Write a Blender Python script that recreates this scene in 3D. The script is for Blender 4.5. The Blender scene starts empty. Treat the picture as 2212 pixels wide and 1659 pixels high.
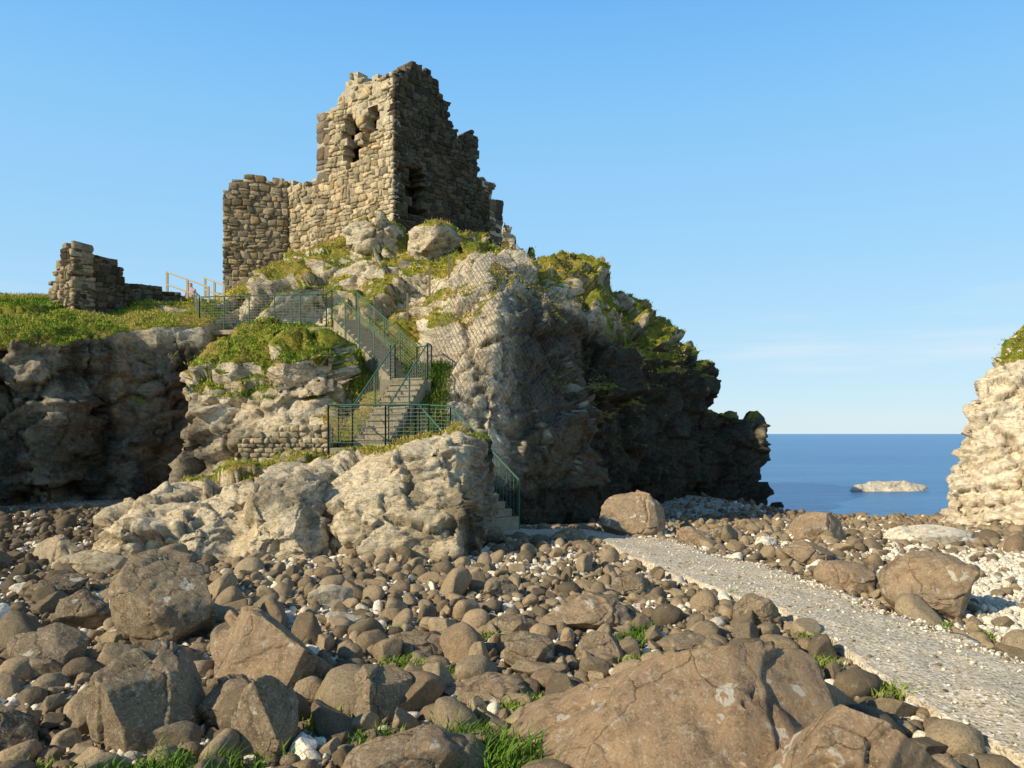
import bpy, bmesh, math, random
import numpy as np
from mathutils import Vector, Matrix
from mathutils.bvhtree import BVHTree
rng=np.random.default_rng(7); random.seed(7)
scene=bpy.context.scene
scene.view_settings.view_transform='Standard'; scene.view_settings.look='None'; scene.view_settings.exposure=0

# ---------------------------------------------------------------- noise
def _h(ix,iy,iz,seed):
    h=(ix*73856093)^(iy*19349663)^(iz*83492791)^(seed*2654435)
    h&=0xffffffff; h=((h^(h>>15))*2246822519)&0xffffffff; h=((h^(h>>13))*3266489917)&0xffffffff
    return ((h^(h>>16))&0xffffffff)/4294967295.0
def vnoise(P,seed=0):
    I=np.floor(P).astype(np.int64); f=P-I; f=f*f*f*(f*(f*6-15)+10); r=0
    for a in (0,1):
        wx=f[:,0] if a else 1-f[:,0]
        for b in (0,1):
            wy=f[:,1] if b else 1-f[:,1]
            for c in (0,1):
                wz=f[:,2] if c else 1-f[:,2]
                r=r+wx*wy*wz*_h(I[:,0]+a,I[:,1]+b,I[:,2]+c,seed)
    return r*2-1
def fbm(P,o=4,seed=0):
    r=0;a=1;t=0
    for i in range(o):
        r=r+a*vnoise(P*(2.03**i)+i*17.3,seed+i); t+=a; a*=.5
    return r/t
def worley(P,seed=0):
    I=np.floor(P).astype(np.int64); n=len(P); F1=np.full(n,9.);F2=np.full(n,9.);ID=np.zeros(n); TL=np.zeros(n)
    for a in (-1,0,1):
        for b in (-1,0,1):
            for c in (-1,0,1):
                J=I+np.array([a,b,c]); h1=_h(J[:,0],J[:,1],J[:,2],seed); h2=_h(J[:,0],J[:,1],J[:,2],seed+1); h3=_h(J[:,0],J[:,1],J[:,2],seed+2)
                dx=P[:,0]-J[:,0]-h1; dy=P[:,1]-J[:,1]-h2; dz=P[:,2]-J[:,2]-h3
                d=np.sqrt(dx*dx+dy*dy+dz*dz)
                m=d<F1
                F2=np.where(m,F1,np.minimum(F2,d)); ID=np.where(m,h1,ID); F1=np.where(m,d,F1)
                q1=(h2*7.13)%1-.5; q2=(h3*5.77)%1-.5; q3=(h1*9.31)%1-.5
                TL=np.where(m,2*(q1*dx+q2*dy+q3*dz),TL)
    worley.tilt=TL
    return F1,F2,ID
def sst(a,b,x):
    t=np.clip((x-a)/(b-a),0,1); return t*t*(3-2*t)

# ---------------------------------------------------------------- mesh helpers
def link(o,parent=None):
    scene.collection.objects.link(o)
    if parent: o.parent=parent
    return o
def mesh_np(name,V,F,mat,smooth=True,parent=None,attrs=None):
    V=np.asarray(V,dtype=np.float32); F=np.asarray(F,dtype=np.int32); k=F.shape[1]
    me=bpy.data.meshes.new(name)
    me.vertices.add(len(V)); me.vertices.foreach_set('co',V.ravel())
    me.loops.add(F.size); me.loops.foreach_set('vertex_index',F.ravel())
    me.polygons.add(len(F)); me.polygons.foreach_set('loop_start',np.arange(len(F),dtype=np.int32)*k)
    me.update(calc_edges=True); me.validate()
    me.polygons.foreach_set('use_smooth',np.full(len(me.polygons),smooth))
    if attrs:
        for n,a in attrs.items(): set_attr(me,n,a)
    me.materials.append(mat)
    return link(bpy.data.objects.new(name,me),parent)
def set_attr(me,n,a):
    a=np.asarray(a,dtype=np.float32)
    if a.ndim==1:
        at=me.attributes.new(n,'FLOAT','POINT'); at.data.foreach_set('value',a)
    else:
        if a.shape[1]==3: a=np.hstack([a,np.ones((len(a),1),dtype=np.float32)])
        at=me.attributes.new(n,'FLOAT_COLOR','POINT'); at.data.foreach_set('color',a.ravel())
def empty(name):
    return link(bpy.data.objects.new(name,None))
def bm_arrays(bm):
    bm.verts.ensure_lookup_table()
    V=np.array([v.co[:] for v in bm.verts]); F=np.array([[v.index for v in f.verts] for f in bm.faces]); return V,F
def ico(n):
    bm=bmesh.new(); bmesh.ops.create_icosphere(bm,subdivisions=n,radius=1); r=bm_arrays(bm); bm.free(); return r
def boxgrid(cuts):
    bm=bmesh.new(); bmesh.ops.create_cube(bm,size=2)
    bmesh.ops.subdivide_edges(bm,edges=bm.edges[:],cuts=cuts,use_grid_fill=True); r=bm_arrays(bm); bm.free(); return r
class Acc:
    def __init__(s): s.V=[];s.F=[];s.C=[];s.n=0
    def add(s,V,F,c=None):
        s.V.append(V); s.F.append(F+s.n); s.n+=len(V)
        if c is not None: s.C.append(np.tile(np.array(c),(len(V),1)))
    def build(s,name,mat,smooth=True,parent=None):
        at={'col':np.vstack(s.C)} if s.C else None
        return mesh_np(name,np.vstack(s.V),np.vstack(s.F),mat,smooth,parent,at)
CUBEV=np.array([[x,y,z] for x in(-1,1) for y in(-1,1) for z in(-1,1)],dtype=float)
CUBEF=np.array([[0,1,3,2],[4,6,7,5],[0,4,5,1],[2,3,7,6],[0,2,6,4],[1,5,7,3]])
def tube(acc,p0,p1,r,n=6,c=None):
    p0=np.array(p0,float);p1=np.array(p1,float);d=p1-p0;L=np.linalg.norm(d)
    if L<1e-6:return
    d/=L; a=np.cross(d,[0,0,1.]); 
    if np.linalg.norm(a)<1e-3:a=np.array([1.,0,0])
    a/=np.linalg.norm(a); b=np.cross(d,a)
    t=np.arange(n)*2*math.pi/n
    ring=np.outer(np.cos(t),a)*r+np.outer(np.sin(t),b)*r
    V=np.vstack([p0+ring,p1+ring]); F=np.array([[i,(i+1)%n,n+(i+1)%n,n+i] for i in range(n)])
    acc.add(V,F,c)
def obox(acc,c,dx,dy,hx,hy,hz,col=None):
    dx=np.array(dx);dy=np.array(dy)
    V=np.array(c)+CUBEV[:,0:1]*dx*hx+CUBEV[:,1:2]*dy*hy+CUBEV[:,2:3]*np.array([0,0,1.])*hz
    acc.add(V,CUBEF,col)

# ---------------------------------------------------------------- materials
class NT:
    def __init__(s,name):
        s.m=bpy.data.materials.new(name); s.m.use_nodes=True; s.t=s.m.node_tree; s.b=s.t.nodes['Principled BSDF']
        s.b.inputs['Roughness'].default_value=.9
        try: s.b.inputs['Specular IOR Level'].default_value=.15
        except: pass
        s.geo=s.t.nodes.new('ShaderNodeNewGeometry')
    def n(s,ty,**kw):
        x=s.t.nodes.new(ty)
        for k,v in kw.items(): setattr(x,k,v)
        return x
    def l(s,a,b): s.t.links.new(a,b)
    def noise(s,scale,detail=5,rough=.6,vec=None,dist=0):
        x=s.n('ShaderNodeTexNoise'); x.inputs['Scale'].default_value=scale; x.inputs['Detail'].default_value=detail; x.inputs['Roughness'].default_value=rough; x.inputs['Distortion'].default_value=dist
        s.l(vec or s.geo.outputs['Position'],x.inputs['Vector']); return x.outputs['Fac']
    def voro(s,scale,feature='F1',vec=None,out='Distance'):
        x=s.n('ShaderNodeTexVoronoi',feature=feature); x.inputs['Scale'].default_value=scale; s.l(vec or s.geo.outputs['Position'],x.inputs['Vector']); return x.outputs[out]
    def ramp(s,fac,stops):
        x=s.n('ShaderNodeValToRGB'); e=x.color_ramp.elements
        while len(e)<len(stops): e.new(.5)
        for i,(p,c) in enumerate(stops):
            e[i].position=p; e[i].color=(c,c,c,1) if isinstance(c,(int,float)) else (*c,1)
        s.l(fac,x.inputs[0]); return x.outputs[0]
    def mix(s,f,a,b,mode='MIX'):
        x=s.n('ShaderNodeMix',data_type='RGBA',blend_type=mode)
        for v,i in ((f,0),(a,6),(b,7)):
            if isinstance(v,(int,float)): x.inputs[i].default_value=v
            elif isinstance(v,tuple): x.inputs[i].default_value=(*v,1)
            else: s.l(v,x.inputs[i])
        return x.outputs[2]
    def math(s,op,a,b=0.):
        x=s.n('ShaderNodeMath',operation=op)
        for i,v in enumerate((a,b)):
            if isinstance(v,(int,float)): x.inputs[i].default_value=v
            else: s.l(v,x.inputs[i])
        return x.outputs[0]
    def attr(s,name,out='Fac'):
        x=s.n('ShaderNodeAttribute',attribute_name=name); return x.outputs[out]
    def vscale(s,v):
        x=s.n('ShaderNodeVectorMath',operation='MULTIPLY'); s.l(s.geo.outputs['Position'],x.inputs[0]); x.inputs[1].default_value=v; return x.outputs[0]
    def bump(s,h,dist,strength=1,prev=None):
        x=s.n('ShaderNodeBump'); x.inputs['Distance'].default_value=dist; x.inputs['Strength'].default_value=strength; s.l(h,x.inputs['Height'])
        if prev: s.l(prev,x.inputs['Normal'])
        return x.outputs['Normal']
    def done(s,col,normal=None,rough=None):
        if isinstance(col,tuple): s.b.inputs['Base Color'].default_value=(*col,1)
        else: s.l(col,s.b.inputs['Base Color'])
        if normal: s.l(normal,s.b.inputs['Normal'])
        if rough is not None:
            if isinstance(rough,(int,float)): s.b.inputs['Roughness'].default_value=rough
            else: s.l(rough,s.b.inputs['Roughness'])
        return s.m

def limestone(name,ca,cb,cc,stain,grass=True,fs=1.0,sa=.6):
    t=NT(name)
    big=t.noise(.35,4); mid=t.noise(1.6,6,.65); fine=t.noise(9*fs,6,.7); vf=t.noise(35*fs,3,.6)
    c=t.mix(t.ramp(mid,[(.40,0),(.62,1)]),ca,cb)
    c=t.mix(t.ramp(fine,[(.45,0),(.62,1)]),c,cc)
    c=t.mix(t.math('MULTIPLY',t.ramp(big,[(.50,0),(.64,1)]),.5*sa),c,stain)
    oc=t.ramp(t.noise(.9,5,.6,dist=.3),[(.52,0),(.62,1)]); c=t.mix(t.math('MULTIPLY',oc,.45*sa),c,(.58,.40,.19))
    sp=t.ramp(t.noise(5*fs,7,.75,dist=.6),[(.57,0),(.65,1)])
    c=t.mix(t.math('MULTIPLY',sp,.85*sa),c,stain)
    c=t.mix(t.math('MULTIPLY',t.ramp(vf,[(.30,1),(.40,0)]),.35),c,stain)
    c=t.mix(t.math('MULTIPLY',t.attr('crev'),.8),c,(stain[0]*.5,stain[1]*.5,stain[2]*.5))
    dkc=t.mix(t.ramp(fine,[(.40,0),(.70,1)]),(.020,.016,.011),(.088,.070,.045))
    c=t.mix(t.math('MULTIPLY',t.attr('dark'),.96),c,dkc)  # 'dark' carries dark rock and stain as well as painted shade
    if grass:
        gn=t.noise(1.3,5,.6); g=t.ramp(gn,[(.36,(.13,.18,.018)),(.5,(.30,.27,.04)),(.62,(.48,.33,.09))])
        g=t.mix(t.ramp(t.noise(20,4),[(.45,0),(.7,.8)]),g,(.10,.09,.02))
        m=t.math('ADD',t.attr('grass'),t.math('MULTIPLY',t.math('SUBTRACT',mid,.5),1.2))
        c=t.mix(t.ramp(m,[(.44,0),(.54,1)]),c,g)
    st=t.noise(2.0*fs,5,.62,vec=t.vscale((1,1,2.4)),dist=.4)
    st2=t.n('ShaderNodeMath',operation='ABSOLUTE'); t.l(t.math('SUBTRACT',st,.5),st2.inputs[0])
    n=t.bump(st,.22/fs,.65); n=t.bump(t.ramp(st2.outputs[0],[(0,0),(.04,1)]),.06/fs,.6,n)
    n=t.bump(fine,.06/fs,.8,n); n=t.bump(vf,.012/fs,.8,n)
    return t.done(c,n,.92)
M_LIME=limestone('limestone',(.70,.575,.385),(.55,.455,.32),(.82,.70,.51),(.22,.17,.10),sa=.75)
M_LIME_N=limestone('limestone_near',(.69,.555,.35),(.56,.455,.305),(.82,.69,.49),(.23,.175,.095),True,2.0,.9)
M_LIME_W=limestone('limestone_pale',(.86,.71,.50),(.76,.63,.45),(.89,.80,.62),(.48,.35,.21),True,1.4,.5)

def m_basalt():
    t=NT('basalt')
    c=t.attr('col','Color'); f=t.noise(14,6,.7); v=t.noise(60,4,.7)
    c=t.mix(t.ramp(f,[(.3,0),(.7,1)]),c,t.mix(1.0,c,(1.5,1.42,1.3),'MULTIPLY'))
    c=t.mix(t.math('MULTIPLY',t.ramp(v,[(.4,1),(.52,0)]),.45),c,(.06,.047,.033))
    lic=t.ramp(t.noise(7,7,.8),[(.61,0),(.65,1)]); c=t.mix(t.math('MULTIPLY',lic,.4),c,(.48,.41,.30))
    n=t.bump(f,.02,.9); n=t.bump(v,.004,.8,n)
    return t.done(c,n,.9)
M_BAS=m_basalt()
def m_boulder():
    t=NT('boulder_rock')
    c=t.attr('col','Color'); f=t.noise(9,8,.75); b=t.noise(2.3,5); v=t.noise(55,5,.75)
    c=t.mix(t.ramp(b,[(.35,0),(.65,1)]),c,t.mix(1.0,c,(1.4,1.3,1.15),'MULTIPLY'))
    c=t.mix(t.math('MULTIPLY',t.ramp(f,[(.38,1),(.52,0)]),.65),c,(.15,.095,.055))
    c=t.mix(t.math('MULTIPLY',t.ramp(v,[(.50,0),(.62,1)]),.6),c,(.56,.45,.31))
    nz=t.n('ShaderNodeTexNoise'); nz.inputs['Scale'].default_value=1.5; nz.inputs['Detail'].default_value=6; t.l(t.geo.outputs['Position'],nz.inputs['Vector'])
    ns=t.n('ShaderNodeVectorMath',operation='SCALE'); t.l(nz.outputs['Color'],ns.inputs[0]); ns.inputs['Scale'].default_value=.55
    x=t.n('ShaderNodeVectorMath',operation='ADD'); t.l(t.geo.outputs['Position'],x.inputs[0]); t.l(ns.outputs[0],x.inputs[1])
    cr0=t.voro(1.1,'DISTANCE_TO_EDGE',vec=x.outputs[0]); crk=t.ramp(cr0,[(0,0),(.010,1)])
    cm=t.ramp(t.noise(1.4,2),[(.45,0),(.55,1)])
    c=t.mix(t.math('MULTIPLY',t.math('MULTIPLY',t.ramp(cr0,[(0,1),(.006,0)]),.75),cm),c,(.08,.055,.035))
    lm=t.math('MULTIPLY',t.ramp(t.noise(4.5,3,.6,dist=.4),[(.65,0),(.67,1)]),t.ramp(f,[(.35,.3),(.5,1)]))
    c=t.mix(t.math('MULTIPLY',lm,.8),c,(.72,.66,.54))
    lic=t.ramp(t.noise(16,7,.8),[(.56,0),(.60,1)]); c=t.mix(t.math('MULTIPLY',lic,.65),c,(.62,.53,.39))
    lic2=t.ramp(t.voro(30),[(.12,1),(.18,0)]); lic2=t.math('MULTIPLY',lic2,t.ramp(b,[(.42,0),(.52,1)])); c=t.mix(t.math('MULTIPLY',lic2,.75),c,(.70,.62,.48))
    n=t.bump(f,.05,1); n=t.bump(v,.009,1,n); n=t.bump(crk,.015,.6,n)
    return t.done(c,n,.9)
M_BOULD=m_boulder()
def m_masonry():
    t=NT('masonry_stone'); c=t.attr('col','Color'); f=t.noise(10,6,.7); v=t.noise(3,5,.7)
    c=t.mix(t.ramp(f,[(.35,0),(.7,1)]),t.mix(1.0,c,(.65,.62,.58),'MULTIPLY'),t.mix(1.0,c,(1.35,1.3,1.2),'MULTIPLY'))
    c=t.mix(t.math('MULTIPLY',t.ramp(v,[(.56,0),(.64,1)]),.4),c,t.mix(1.0,c,(1.7,1.65,1.5),'MULTIPLY'))
    c=t.mix(t.math('MULTIPLY',t.ramp(t.noise(.7,5,.7),[(.5,0),(.62,1)]),.4),c,t.mix(1.0,c,(.5,.5,.5),'MULTIPLY'))
    n=t.bump(f,.05,1); n=t.bump(t.noise(28,4,.7),.012,.8,n); return t.done(c,n,.93)
M_MAS=m_masonry()
def m_mortar(name,a,b):
    t=NT(name); f=t.noise(9,6,.7); c=t.mix(t.ramp(f,[(.35,0),(.65,1)]),a,b); return t.done(c,t.bump(f,.06,.9),.95)
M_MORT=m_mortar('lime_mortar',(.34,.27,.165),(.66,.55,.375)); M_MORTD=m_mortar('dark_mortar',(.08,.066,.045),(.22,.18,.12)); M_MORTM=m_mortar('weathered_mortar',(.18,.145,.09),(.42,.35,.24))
def m_ground():
    t=NT('beach_shingle'); w=t.attr('white')
    cell=t.voro(22,'F1',out='Color'); d=t.voro(22,'F1'); big=t.noise(1.2,4)
    bw=t.n('ShaderNodeSeparateColor'); t.l(cell,bw.inputs[0])
    dk=t.mix(bw.outputs[0],(.10,.078,.05),(.32,.25,.165)); wh=t.mix(bw.outputs[1],(.58,.50,.38),(.88,.82,.72))
    m=t.math('ADD',w,t.math('MULTIPLY',t.math('SUBTRACT',bw.outputs[2],.5),.9)); m=t.math('ADD',m,t.math('MULTIPLY',t.math('SUBTRACT',big,.5),.6))
    c=t.mix(t.ramp(m,[(.42,0),(.5,1)]),dk,wh)
    n=t.bump(t.ramp(d,[(0,1),(.7,0)]),.015,.9); n=t.bump(t.noise(60,4),.004,.6,n)
    return t.done(c,n,.9)
M_GND=m_ground()
def m_path():
    t=NT('path_gravel'); cell=t.voro(38,'F1',out='Color'); s=t.n('ShaderNodeSeparateColor'); t.l(cell,s.inputs[0])
    c=t.mix(s.outputs[0],(.54,.44,.30),(.80,.68,.50)); c=t.mix(t.math('MULTIPLY',t.ramp(t.noise(2,6,.7),[(.4,0),(.65,1)]),.6),c,(.54,.44,.30))
    c=t.mix(t.ramp(s.outputs[1],[(.82,0),(.90,1)]),c,(.87,.80,.68))
    c=t.mix(t.ramp(s.outputs[2],[(.82,0),(.90,.8)]),c,(.26,.21,.14))
    n=t.bump(t.voro(38),.009,1); n=t.bump(t.noise(14,5,.6),.03,.9,n); return t.done(c,n,.95)
M_PATH=m_path()
def simple(name,col,rough=.6,metal=0,var=.3,sc=20):
    t=NT(name); f=t.noise(sc,4); c=t.mix(f,tuple(x*(1-var) for x in col),tuple(x*(1+var) for x in col))
    t.b.inputs['Metallic'].default_value=metal; return t.done(c,None,rough)
M_GREEN=simple('green_painted_steel',(.07,.15,.105),.6)
M_GALV=simple('galvanised_wire',(.30,.30,.25),.6)
M_NET=simple('net_wire',(.20,.19,.17),.6)
M_CONC=simple('concrete_step',(.36,.30,.20),.9,0,.5,6)
M_WOOD=simple('weathered_wood',(.50,.42,.28),.85)
M_DARKSTONE=simple('sun_block_stone',(.07,.058,.04),.95)  # dark tone for the added slabs inside the tower
def m_leaf(name):
    t=NT(name); c=t.attr('col','Color'); t.b.inputs['Roughness'].default_value=.7
    return t.done(c)
M_LEAF=m_leaf('grass_blades')
def m_sea():
    t=NT('sea_water')
    n1=t.noise(1.3,7,.65,vec=t.vscale((.4,1.2,1))); n2=t.noise(.10,5,.6,vec=t.vscale((.3,1.3,1)))
    c=t.mix(t.ramp(n2,[(.4,0),(.6,1)]),(.09,.29,.50),(.13,.36,.58))
    n=t.bump(n1,.45,.7); n=t.bump(n2,.8,.3,n)
    t.b.inputs['Specular IOR Level'].default_value=.5; t.b.inputs['Metallic'].default_value=.7
    return t.done(c,n,.3)
M_SEA=m_sea()

# ---------------------------------------------------------------- rock masses from surveyed hull points (metres; x east, y north, z up)
def rockmass(name,hulls,voxel,mat,amp,grassfn,darkfn,dampfn=None,scale=1.0,smooth_it=6,parent=None,fine=1.0,ledge=.16):
    bm=bmesh.new()
    for pts in hulls:
        vs=[bm.verts.new(p) for p in pts]
        r=bmesh.ops.convex_hull(bm,input=vs)
        junk=[g for g in r['geom_interior'] if isinstance(g,bmesh.types.BMVert)]+[g for g in r['geom_unused'] if isinstance(g,bmesh.types.BMVert)]
        junk=list({v for v in junk if v.is_valid})
        if junk: bmesh.ops.delete(bm,geom=junk,context='VERTS')
    me=bpy.data.meshes.new(name); bm.to_mesh(me); bm.free()
    o=link(bpy.data.objects.new(name,me))
    md=o.modifiers.new('r','REMESH'); md.mode='VOXEL'; md.voxel_size=voxel
    sm=o.modifiers.new('s','SMOOTH'); sm.iterations=smooth_it; sm.factor=.5
    dg=bpy.context.evaluated_depsgraph_get(); me2=bpy.data.meshes.new_from_object(o.evaluated_get(dg))
    o.modifiers.clear(); o.data=me2; me2.name=name
    n=len(me2.vertices); P=np.empty(n*3,dtype=np.float32); me2.vertices.foreach_get('co',P); P=P.reshape(-1,3).astype(float)
    N=np.empty(n*3,dtype=np.float32); me2.vertices.foreach_get('normal',N); N=N.reshape(-1,3).astype(float)
    damp=dampfn(P) if dampfn else np.ones(n)
    s=scale
    W=np.stack([P[:,0]+.25*P[:,2],P[:,1],P[:,2]-.35*P[:,0]],1)
    warp=np.stack([fbm(W*.8*s,4,3),fbm(W*.8*s,4,13),fbm(W*.8*s,4,23)],1)
    F1,F2,ID=worley(W*np.array([.30,.30,.42])*s+warp*.2,5); t1=worley.tilt
    f1,f2,id2=worley(W*np.array([.8,.8,1.3])*s+warp*.25,9); t2=worley.tilt
    g1,g2,id3=worley(W*np.array([2.2,2.2,3.6])*s+warp*.3,15); t3=worley.tilt
    e1=F2-F1; e2=f2-f1; e3=g2-g1
    d=.40*fbm(P*.28*s,2,1)+.30*(ID-.5)+.80*t1-.25*(1-sst(0,.05,e1))
    d+=.15*(id2-.5)+.38*t2-.12*(1-sst(0,.05,e2))
    d+=fine*(.05*(id3-.5)+.11*t3-.02*(1-sst(0,.12,e3))+.03*fbm(P*3*s,4,41))
    rg=sst(-.15,.35,fbm(P*.35*s,2,66))
    d+=fine*rg*.12*(.35-np.abs(fbm(W*np.array([1.2,1.2,2.2])*s,5,31))*2)
    vert=sst(.75,.35,np.abs(N[:,2]))
    hh=(W[:,2]*1.25+.25*P[:,1])*s+1.3*fbm(W*.45*s,3,71); fr=hh-np.floor(hh); lm=sst(-.3,.1,fbm(P*.5*s,2,91))
    d+=ledge*lm*(sst(0,.12,fr)-fr)*vert
    hh=hh*2.7+.8*fbm(W*1.5*s,2,72); fr=hh-np.floor(hh)
    d+=ledge*.3*(sst(0,.2,fr)-fr)*vert*lm
    Q=P+N*(d*amp*damp)[:,None]
    me2.vertices.foreach_set('co',Q.astype(np.float32).ravel()); me2.update()
    N2=np.empty(n*3,dtype=np.float32); me2.vertices.foreach_get('normal',N2); N2=N2.reshape(-1,3)
    crev=np.clip((1-sst(0,.05,e1))*.9+(1-sst(0,.05,e2))*.6,0,1)*(.6+.5*fbm(P*1.3,3,51))
    set_attr(me2,'crev',np.clip(crev,0,1))
    nz=.5*N[:,2]+.5*N2[:,2]
    gr=grassfn(Q,nz) if grassfn else np.zeros(n)
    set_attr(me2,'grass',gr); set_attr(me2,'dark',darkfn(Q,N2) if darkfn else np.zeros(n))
    me2.polygons.foreach_set('use_smooth',np.ones(len(me2.polygons),dtype=bool))
    me2.materials.clear(); me2.materials.append(mat)
    return o,Q,N2,gr

STAIR=[(-11.6,29.4),(-6,28.2),(-3.2,23.8),(-3.9,21.2),(-3.2,20.9),(-1.9,20.6),(-.3,19)]
def stair_dist(P):
    d=np.full(len(P),99.)
    for a,b in zip(STAIR[:-1],STAIR[1:]):
        a=np.array(a);b=np.array(b);ab=b-a
        t=np.clip(((P[:,:2]-a)@ab)/(ab@ab),0,1); q=a+t[:,None]*ab
        d=np.minimum(d,np.hypot(P[:,0]-q[:,0],P[:,1]-q[:,1]))
    return d
H=[]
# western cliff
H.append([(-26,24,-1),(-26,24,5.8),(-16.5,24.2,-1),(-16.5,24.2,5.1),(-14.5,25,-1),(-14.4,25.1,4.9),(-13.2,27,-1),(-13.2,27,5.7),(-16,27,6.4),(-26,27,6.8),(-26,34,-1),(-13,34,-1),(-13,34,7.2),(-19,34,8.1),(-26,34,8.0)])
H.append([(-14,27.2,-1),(-10.9,28.2,-1),(-14,27.5,5.7),(-12.4,27.6,6.0),(-10.9,28.4,6.1),(-10.9,32.6,7.5),(-14,32.8,7.9),(-16,32.8,8.1),(-14,34,-1),(-10.9,34,-1),(-14,33.6,7.8),(-10.9,33.6,7.4),(-12.2,27.2,1),(-12.4,27.0,-1)])
H.append([(-26,32,6.8),(-10,32,6.8),(-26,37,7.4),(-10,37,7.4),(-26,37,0),(-10,37,0),(-26,32,0),(-10,32,0)])
# mound below the fence
H.append([(-10.0,24,-1),(-4.4,22.4,-1),(-9.9,24.0,3.6),(-5.7,23.2,3.0),(-4.7,23.8,3.5),(-6.2,25.3,4.9),(-5.0,25.8,4.9),(-9.6,25.3,4.8),(-9.6,28.3,6.0),(-5.9,28.6,6.0),(-10.5,33,7.3),(-5,33,7.3),(-10.5,33,-1),(-3,33,-1)])
H.append([(-7.2,23.4,3.0),(-6.6,23.0,4.3),(-5.3,23.2,4.6),(-4.9,23.8,3.2),(-5.5,24.8,5.1),(-7,24.8,5.0)])
# gully with the stairs
H.append([(-4.9,20.9,1.6),(-1.8,21.0,1.6),(-4.3,23.6,3.0),(-1.8,23.8,3.4),(-6.3,28.0,5.7),(-2,28.2,6.2),(-8,29,6),(-4.9,21,-1),(-1.8,21,-1),(-8,30,-1),(-1,30,-1)])
# castle knoll
H.append([(-11.5,30.5,5.8),(-3,28.5,5.8),(-9.8,31.2,7.5),(-7.5,32,9.0),(-3.7,31,9.0),(-2.5,30,8),(-5.4,33.4,10.9),(-2.1,33.6,10.6),(-1,36,11.2),(-8.5,36,11),(-14.2,38,8.7),(-14.2,42,8.7),(-10.8,38,10.5),(-1,42,11.3),(-8,42,11.3),(-13,31,0),(-14.2,42,0),(1,42,0),(-2,28,0)])
H.append([(-6.9,32.4,9.8),(-6.4,32.0,10.9),(-5.2,31.8,11.1),(-4.6,32.4,10.7),(-5,32.0,9.5),(-6.5,34,11.1),(-4.8,34,11.1),(-5.8,31.6,9.6)])
H.append([(-4.2,31.4,9.1),(-3.8,31.0,10.1),(-2.9,31.0,10.1),(-2.3,31.6,9.8),(-2.6,31.2,8.7),(-4,33.4,10.8),(-2.6,33.2,10.7)])
H.append([(-9.6,29.8,6.2),(-8.8,29.6,7.4),(-7.2,30.0,8.0),(-6.6,30.5,6.2),(-8,31.8,8.6),(-9.8,31,7.2)])
# netted buttress
H.append([(-1.3,28,8.4),(-.1,27.8,8.1),(1.2,28.4,6.7),(-2.95,25.6,5.4),(-.45,24.2,6.0),(-2.05,22.7,2.4),(-1.5,22.5,1.6),(-.55,22.5,1.3),(2.8,27.3,2.3),(2.5,27.3,.4),(1.5,26.9,4.9),(-1.5,23.2,-1),(2.3,27.6,-1),(0.2,24.4,-1),(-3,31,8.7),(2,31,8.1),(3,31,-1),(-3,31,-1),(-1.3,33.5,10.6),(0.2,34,10.0)])
# eastern ridge
H.append([(-0.5,36,11.2),(1.2,37,10.4),(3.9,39,10.2),(4.4,33.8,5.6),(2.2,33.4,6.3),(6.6,37,6.8),(7.4,39.5,8.3),(3,31,-1.2),(5.5,34,-1.2),(7.8,37,-1.6),(9.2,38.7,-2),(9.7,39.5,5.6),(9.9,39.8,4.0),(9,38.2,4.2),(3,45,8),(9.5,45,4),(0,45,9),(9.5,45,-2),(0,45,-2),(0,33,0)])
H.append([(9.2,38.5,3.4),(12.2,40,3.0),(12.3,40,1.4),(11.9,39.5,0.2),(12.6,40,-2),(9,38.3,-2),(9.1,37.9,.5),(9.4,43,3.6),(12.1,43,2.6),(12.1,43,-2),(9,44,-2)])
H.append([(-.6,36.5,11),(-.45,36.5,12.0),(.1,36.5,11.9),(.25,36.6,11),(-.2,37.2,11.8),(.2,37.2,10.8)])
def grass_head(Q,nz):
    x,y,z=Q.T; n=fbm(Q*.55,3,77)
    g=sst(.42,.72,nz+.42*n)
    g=np.maximum(g,sst(.10,.35,nz+.25*n)*sst(4.0,4.6,z+.5*n)*(x<-4.5)*(x>-10.9)*(y<30))
    g=np.maximum(g,sst(.30,.55,nz+.3*n)*(x<-1)*(x>-11)*(y>29)*sst(-.2,.05,fbm(Q*.8,3,78)))
    g=np.maximum(g,sst(.15,.40,nz+.3*n)*(x>0)*(y>34.5)*(z>5)*sst(-.45,-.2,n))
    g=np.maximum(g,sst(.2,.5,nz+.3*n)*sst(4.4,5.2,z+.9*n)*(x<-11)*(y<29))
    g*=1-.9*sst(-3.2,-2.6,x)*sst(29.5,28.3,y)*sst(-.1,.2,fbm(Q*.9,2,70)+.15)
    return g*sst(1.2,1.9,z)
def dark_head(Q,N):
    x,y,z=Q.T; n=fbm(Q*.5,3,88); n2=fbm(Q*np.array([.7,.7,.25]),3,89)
    d=1.0*sst(-10.4,-11.2,x)*sst(6.4,5.0,z+.7*n)*np.clip(.95+.8*n2,0,1)  # western cliff: dark stain plus shade put into the colour
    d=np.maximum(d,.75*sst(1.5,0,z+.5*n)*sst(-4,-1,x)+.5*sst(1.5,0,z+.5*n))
    d=np.maximum(d,.9*sst(-.4,.4,x)*sst(.0,.25,N[:,0]*.8-N[:,1]*.1+.2*n+.08)*sst(7.5,6,z))  # shade painted on the right-facing side of the buttress
    d=np.maximum(d,.98*sst(1.0,2.0,x)*sst(7.4,6.0,z+n)*sst(29,31,y)*sst(13.5,11.5,x))  # eastern ridge face darkened as painted shade
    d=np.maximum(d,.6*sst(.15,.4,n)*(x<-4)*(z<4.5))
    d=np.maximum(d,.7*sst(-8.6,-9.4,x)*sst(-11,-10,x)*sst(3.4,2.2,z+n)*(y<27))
    return np.clip(d,0,1)
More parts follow.
